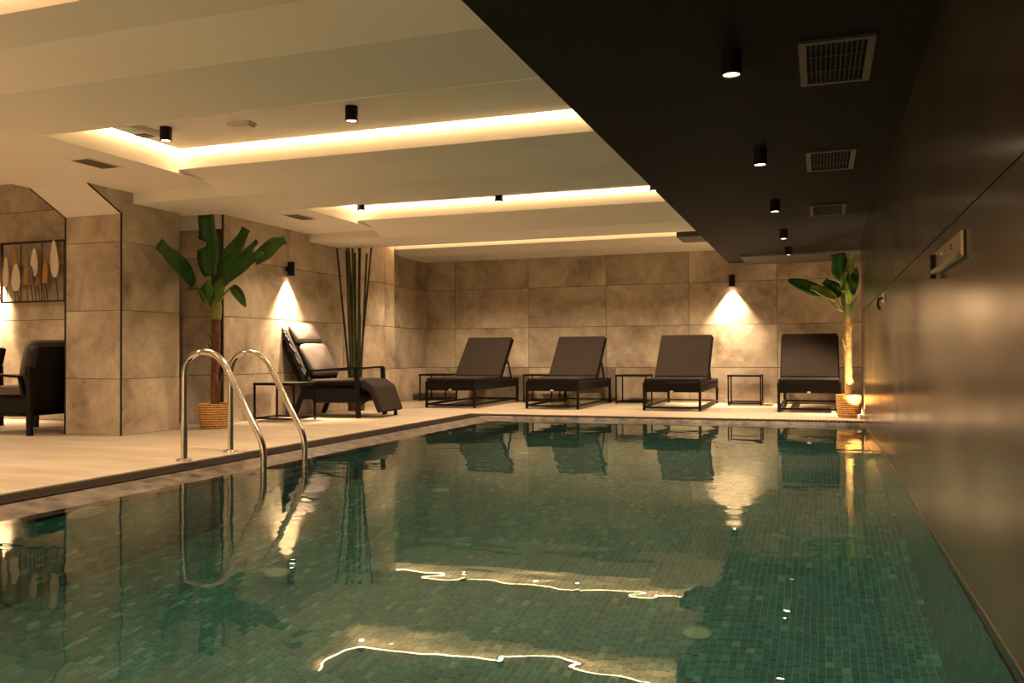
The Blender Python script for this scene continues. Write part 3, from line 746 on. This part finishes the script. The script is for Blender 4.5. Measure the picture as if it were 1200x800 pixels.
recliner((-7.24, 6.50, 0), R(180), 'dark armchair in the alcove with its back against the column', 14, foot=False, ruffles=False, back_len=0.52, W=0.72, cushion_m='cushion_grey')
recliner((-8.55, 6.60, 0), R(180), 'dark armchair with pale cushion at the left picture edge', 16, foot=False, ruffles=False, back_len=0.52, W=0.72, cushion_m='cushion_pale')

# ------------------------------------------------------------------ plants
def leaf(parent, p0, p1, width, mat, sag=0.0, face=(0, -1, 0), fold=0.25, blunt=0.0, stem=None, notch=None, name='leaf'):
    """banana leaf blade from p0 (base) to p1 (tip), facing 'face'; optional petiole from stem to p0"""
    p0, p1 = Vector(p0), Vector(p1); d = p1 - p0; ln = d.length
    fc = Vector(face); fc = (fc - d.normalized() * fc.dot(d.normalized())).normalized()
    side = d.normalized().cross(fc).normalized()
    n = 16; vs = []; fs = []
    for i in range(n + 1):
        t = i / n
        c = p0 + d * t + Vector((0, 0, 1)) * (4 * t * (1 - t) * sag)
        wdt = width / 2 * min(1.0, (math.sin(math.pi * min(1, t * 1.25 + 0.04)) if t < 0.36 else 1.0))
        prof = math.sin(math.pi * (0.06 + 0.94 * t) ** 0.85) ** 0.55 if t < 1 else 0.0
        wdt = width / 2 * max(prof, blunt if t > 0.6 else 0.06, 0.03)
        wl = wr_ = wdt
        if notch and abs(t - notch[0]) < 0.07:
            if notch[1] > 0: wr_ *= 0.25
            else: wl *= 0.25
        wave = 0.05 * width * math.sin(9 * t + ln * 20)
        for s, ww in ((-1, wl), (-0.5, wl), (0, 0), (0.5, wr_), (1, wr_)):
            q = c + side * (ww * s) + fc * (-abs(s) * ww * fold * -1 + wave * abs(s))
            vs.append(q)
    for i in range(n):
        for j in range(4):
            a = i * 5 + j; fs.append((a, a + 1, a + 6, a + 5))
    m = MB(); m.add(vs, fs, True)
    o = m.build(name, mat, parent)
    so_ = o.modifiers.new('thick', 'SOLIDIFY'); so_.thickness = 0.003
    rib = MB(); rib.tube([p0 + d * (i / 8) + Vector((0, 0, 1)) * (4 * (i / 8) * (1 - i / 8) * sag) + fc * -0.002 for i in range(9)], [0.007 * (1 - i / 9) + 0.001 for i in range(9)], 6)
    rib.build('midrib', 'leaf_stem' if mat != 'leaf_dark' else 'leaf_mid', o)
    if stem is not None:
        st = Vector(stem); mid = st.lerp(p0, 0.5) + Vector((0, 0, -0.02)) + (p0 - st).cross(Vector((0, 1, 0))) * 0.1
        MB().tube([st, st.lerp(mid, 0.6), mid, mid.lerp(p0, 0.6), p0], [0.014, 0.012, 0.01, 0.009, 0.007], 8).build('leaf_stalk', 'leaf_stem', o)
    return o
def planter(e, r0, r1, h, mat='basket'):
    m = MB(); k = 13; prof = []
    for i in range(k + 1):
        t = i / k; r = r0 + (r1 - r0) * math.sin(t * math.pi / 2) ** 0.8
        prof += [(r + (0.006 if i % 2 else 0.0), h * t)]
    m.lathe([(0.001, 0.001)] + prof + [(r1 - 0.014, h), (r1 - 0.016, h - 0.03)], seg=36)
    m.build('basket', mat, e)
    MB().disc((0, 0, h - 0.03), r1 - 0.012).build('soil', 'soil', e)
def trunk(e, pts, rs, mat):
    MB().tube(pts, rs, 12).build('trunk', mat, e)
    top = Vector(pts[-1])
    for i in range(7):
        a = i * 0.9; z = 0.3 + i * (top.z - 0.35) / 7
        t = (z - pts[0][2]) / (top.z - pts[0][2])
        c = Vector(pts[0]).lerp(top, t); rr = rs[0] * 0.92
        u = Vector((math.cos(a), math.sin(a), 0))
        m = MB(); m.tube([c + u * rr * 0.8, c + u * (rr + 0.006) + Vector((0, 0, 0.05)), c + u * (rr + 0.03 * (i % 3)) + Vector((0, 0, 0.12))], [0.014, 0.01, 0.002], 6)
        m.build('bark_scale', mat, e)
# plant by the ladder
PX, PY = -5.49, 6.97
e = empty('banana_plant', (PX, PY, 0)); tag(e, 'tall artificial banana plant with dark leaves in basket, behind the ladder', 'potted plant', 'banana plants in baskets')
planter(e, 0.135, 0.158, 0.235)
trunk(e, [(0, 0, 0.18), (-0.012, 0, 0.5), (0.012, 0, 0.8), (0.0, 0, 1.06)], [0.045, 0.036, 0.038, 0.044], 'trunk_brown')
MB().tube([(0, 0, 1.04), (0, 0, 1.15), (-0.005, 0, 1.32), (0, 0, 1.40)], [0.052, 0.062, 0.04, 0.012], 12).build('crown', 'leaf_stem', e)
def pl(x, z, dy=0.0): return (x - PX, dy, z)
leaf(e, pl(-5.57, 1.37, -0.21), pl(-5.60, 1.70, -0.66), 0.17, 'leaf_dark', 0.02, (1, -0.5, 0.3), 0.2, 0.7, stem=(-0.01, -0.02, 1.12))
leaf(e, pl(-5.56, 1.46, 0.01), pl(-5.60, 2.06, 0.02), 0.23, 'leaf_dark', 0.0, (0.15, -1, 0), 0.2, 0.75, stem=(0, 0, 1.15), notch=(0.52, -1))
leaf(e, pl(-5.43, 1.42, -0.02), pl(-5.16, 1.90, 0.06), 0.22, 'leaf_dark', 0.02, (-0.3, -1, 0), 0.2, 0.6, stem=(0.01, 0, 1.15))
leaf(e, pl(-5.36, 1.38, -0.05), pl(-4.93, 1.75, -0.10), 0.15, 'leaf_dark', 0.02, (-0.2, -1, 0.4), 0.2, 0.5, stem=(0.02, 0, 1.15))
leaf(e, pl(-5.05, 1.58, 0.02), pl(-4.74, 1.78, 0.06), 0.19, 'leaf_mid', 0.02, (-0.2, -1, 0.2), 0.2, 0.5, stem=(0.1, 0, 1.40))
leaf(e, pl(-5.30, 1.36, -0.12), pl(-4.76, 1.62, -0.26), 0.17, 'leaf_dark', 0.03, (-0.2, -1, 0.3), 0.25, 0.3, stem=(0.02, -0.02, 1.14))
leaf(e, pl(-5.27, 1.35, -0.04), pl(-5.08, 1.15, -0.08), 0.10, 'leaf_mid', 0.02, (0, -1, 0.3), 0.2, 0.2, stem=(0.03, 0, 1.2))
leaf(e, pl(-5.55, 1.20, -0.09), pl(-5.44, 1.40, -0.13), 0.16, 'leaf_mid', 0.0, (0, -1, 0.1), 0.2, 0.3)
leaf(e, pl(-5.42, 1.22, -0.08), pl(-5.33, 1.42, -0.10), 0.14, 'leaf_mid', 0.0, (0, -1, 0.1), 0.2, 0.3)
leaf(e, pl(-5.53, 1.33, -0.18), pl(-5.56, 1.30, -0.34), 0.10, 'leaf_mid', 0.0, (0, -1, 0.4), 0.2, 0.3, stem=(-0.02, 0.02, 1.15))
# plant by the dark wall
PX, PY = 0.288, 10.02
e = empty('banana_plant', (PX, PY, 0)); tag(e, 'brightly lit banana plant with straw trunk against the dark wall', 'potted plant', 'banana plants in baskets')
planter(e, 0.108, 0.128, 0.245)
trunk(e, [(0, 0, 0.2), (-0.004, 0, 0.5), (0.002, 0, 0.8), (0.0, 0, 1.09)], [0.042, 0.036, 0.036, 0.04], 'trunk_straw')
MB().tube([(0, 0, 1.07), (0, 0, 1.14), (0.0, 0, 1.28), (0.01, 0, 1.42)], [0.04, 0.05, 0.035, 0.012], 12).build('crown', 'leaf_stem', e)
leaf(e, pl(0.06, 1.335, 0.05), pl(-0.32, 1.495, 0.05), 0.145, 'leaf_dark', 0.0, (0, -1, 0.3), 0.2, 0.3, stem=(-0.01, 0.0, 1.12))
leaf(e, pl(0.17, 1.27, -0.03), pl(-0.09, 1.395, -0.08), 0.115, 'leaf_light', 0.02, (0, -1, 0.4), 0.2, 0.6, stem=(-0.01, 0, 1.12))
leaf(e, pl(0.22, 1.31, 0.03), pl(0.05, 1.47, 0.04), 0.16, 'leaf_dark', 0.0, (0, -1, 0.2), 0.2, 0.5, stem=(0, 0, 1.15))
leaf(e, pl(0.24, 1.46, 0.02), pl(0.19, 1.76, 0.02), 0.19, 'leaf_dark', 0.0, (0.1, -1, 0), 0.2, 0.8, stem=(0, 0, 1.2))
leaf(e, pl(0.30, 1.50, -0.02), pl(0.33, 1.745, -0.02), 0.08, 'leaf_light', 0.0, (0, -1, 0), 0.2, 0.5, stem=(0.01, 0, 1.25))
leaf(e, pl(0.27, 1.56, -0.04), pl(0.235, 1.34, -0.07), 0.10, 'leaf_light', 0.0, (0, -1, 0), 0.2, 0.2)
leaf(e, pl(0.31, 1.53, -0.05), pl(0.345, 1.30, -0.07), 0.10, 'leaf_mid', 0.0, (0.2, -1, 0), 0.2, 0.2)
leaf(e, pl(0.36, 1.36, 0.0), pl(0.375, 1.60, 0.02), 0.08, 'leaf_mid', 0.0, (-0.3, -1, 0), 0.2, 0.4, stem=(0.02, 0, 1.15))
leaf(e, pl(0.29, 1.22, -0.04), pl(0.30, 1.40, -0.06), 0.07, 'leaf_light', 0.0, (0, -1, 0), 0.2, 0.3)
MB().tube([(0.02, 0, 1.14), (0.06, -0.01, 1.2), (0.095, 0, 1.30)], [0.014, 0.01, 0.006], 8).build('leaf_stalk', 'leaf_stem', e)
MB().tube([(-0.02, 0, 1.06), (-0.05, 0, 1.10)], [0.012, 0.003], 6).build('leaf_stalk', 'leaf_stem', e)
# bamboo
BX, BY = -5.46, 9.62
e = empty('bamboo_arrangement', (BX, BY, 0)); tag(e, 'tall dark green bamboo stalks standing in a pot behind the recliner', 'potted plant')
MB().lathe([(0.001, 0), (0.10, 0), (0.125, 0.3), (0.115, 0.3), (0.11, 0.26)], seg=28).build('pot', 'trunk_brown', e)
MB().disc((0, 0, 0.27), 0.114).build('soil', 'soil', e)
st = [(-0.05, -0.04, -0.235, 2.03, 0, .012), (-0.06, 0, -0.14, 2.00, 0, .013), (-0.03, 0.03, -0.125, 2.02, 0, .012), (-0.02, -0.05, -0.075, 2.03, 1, .014), (-0.03, 0.05, -0.055, 1.98, 0, .011),
      (0.0, -0.03, -0.02, 2.02, 1, .015), (0.0, 0.04, 0.015, 2.04, 1, .015), (0.02, 0, 0.06, 1.97, 0, .011), (0.03, -0.04, 0.095, 2.01, 0, .012), (0.03, 0.04, 0.12, 1.96, 0, .011),
      (0.03, -0.02, 0.235, 2.025, 0, .011), (-0.01, 0.0, -0.03, 1.55, 1, .016), (0.02, 0.02, 0.03, 1.45, 1, .016), (-0.03, -0.03, -0.06, 1.3, 1, .014), (0.035, 0.01, 0.05, 1.2, 1, .013), (-0.045, 0.02, -0.07, 1.75, 0, .012)]
for bx, by, tx, z, kd, r in st:
    P, rr = [], []
    p0, p1 = Vector((bx, by, 0.2)), Vector((tx, by * 1.5, z))
    for i in range(25):
        t = i / 24; P.append(p0.lerp(p1, t)); rr.append(1.35 * r * (1.14 if i % 4 == 0 else 1.0) * (1 - 0.25 * t))
    MB().tube(P, rr, 8).build('bamboo_stalk', ('bamboo_dark', 'bamboo_green')[kd], e)

# ------------------------------------------------------------------ wall art in the alcove
e = empty('leaf_wall_art', (-8.16, 7.285, 1.62)); tag(e, 'framed metal wall art of cream and gold leaf paddles on stems', 'wall art')
x0, x1, z0, z1 = -0.43, 0.50, -0.335, 0.335
fr = 0.018
for a, b in (((x0, z1 - fr), (x1, z1)), ((x0, z0), (x1, z0 + fr)), ((x0, z0 + fr), (x0 + fr, z1 - fr)), ((x1 - fr, z0 + fr), (x1, z1 - fr))):
    MB().box((a[0], -0.045, a[1]), (b[0], -0.02, b[1])).build('frame_bar', 'trim_black', e)
def paddle(px, py0, py1, wpx, mat, yoff, lean=0.0, name='paddle'):
    """pixel guide: column px (0..72) and rows 281..355 of the panel"""
    X = lambda q: -0.43 + (q - 3) / 69 * 0.853
    Z = lambda q: 0.335 - (q - 283.5) / 71 * 0.67
    xa, za, zb, ww = X(px), Z(py0), Z(py1), wpx / 69 * 0.853 / 2
    P = []
    for i in range(20):
        a = 2 * math.pi * i / 20; P.append((xa + ww * math.sin(a) * (1 - 0.35 * math.cos(a)) + lean * (math.cos(a)) * 0.5, (za + zb) / 2 + (za - zb) / 2 * math.cos(a) * (1.0)))
    m = MB(); m.prism(P, -yoff - 0.006, -yoff); o = m.build(name, mat, e)
    MB().tube([(xa - lean * 0.5, -yoff + 0.004, zb + 0.02), (xa - lean, -0.03, z0 + 0.01)], 0.004, 6).build('stem', 'trim_black', e)
def strip(px, py0, py1, wpx, mat, yoff):
    X = lambda q: -0.43 + (q - 3) / 69 * 0.853
    Z = lambda q: 0.335 - (q - 283.5) / 71 * 0.67
    ww = wpx / 69 * 0.853 / 2
    MB().prism([(X(px) - ww, Z(py1)), (X(px) + ww, Z(py1)), (X(px) + ww * 1.2, (Z(py0) + Z(py1)) / 2), (X(px) + ww * 0.3, Z(py0)), (X(px) - ww * 0.8, (Z(py0) + Z(py1)) / 2)], -yoff - 0.005, -yoff).build('blade', mat, e)
    MB().tube([(X(px), -yoff + 0.004, Z(py1) + 0.01), (X(px), -0.03, z0 + 0.01)], 0.004, 6).build('stem', 'trim_black', e)
paddle(11, 300, 336, 6.5, 'paddle_cream', 0.055)
paddle(25, 309, 341, 10, 'paddle_cream', 0.075, 0.0)
strip(5, 297, 350, 3, 'paddle_bronze', 0.05)
strip(20, 287, 316, 5, 'paddle_gold', 0.045)
strip(35, 303, 334, 4, 'paddle_gold', 0.06)
strip(54, 287, 345, 2, 'paddle_bronze', 0.045)
paddle(44, 292, 325, 8, 'paddle_cream', 0.05)
strip(58, 302, 333, 6, 'paddle_gold', 0.07)
paddle(68, 284, 327, 9, 'paddle_cream', 0.06, -0.02)
strip(41, 312, 334, 6, 'paddle_bronze', 0.07)
strip(49, 322, 336, 6, 'paddle_bronze', 0.065)
MB().tube([(-0.14, -0.03, 0.33), (-0.14, -0.03, -0.33)], 0.005, 6).build('rod', 'trim_black', e)
MB().tube([(0.16, -0.03, 0.33), (0.16, -0.03, -0.33)], 0.005, 6).build('rod', 'trim_black', e)

# ------------------------------------------------------------------ fittings on the polished wall
e = empty('wall_fixture', (XR, 3.35, 1.03)); tag(e, 'slim brushed metal plate fixture on the polished dark wall', 'wall fixture')
MB().box((-0.012, -0.33, -0.04), (-0.001, 0.33, 0.042)).build('plate', 'satin_metal', e, 0.003)
MB().box((-0.03, -0.31, -0.045), (-0.012, 0.30, -0.028)).build('lip', 'satin_metal', e, 0.003)
MB().box((-0.03, 0.30, -0.06), (-0.012, 0.34, 0.03)).build('end_bracket', 'black_metal', e)
for yy in (-0.12, 0.12):
    MB().lathe([(0.008, 0), (0.008, 0.004), (0.0005, 0.005)], (0, 0, 0), 12).build('bolt', 'steel', e).matrix_local = Matrix.Translation((-0.012, yy, 0.012)) @ Matrix.Rotation(R(-90), 4, 'Y')
e = empty('wall_hook', (XR, 6.6, 1.07)); tag(e, 'small metal hook bracket farther along the polished dark wall', 'wall hook')
MB().box((-0.010, -0.12, -0.03), (-0.001, 0.12, 0.04)).build('plate', 'satin_metal', e, 0.003)
MB().tube([(-0.01, 0, 0.0), (-0.04, 0, -0.005), (-0.045, 0, -0.05), (-0.03, 0, -0.08)], 0.008, 8).build('hook', 'black_metal', e)
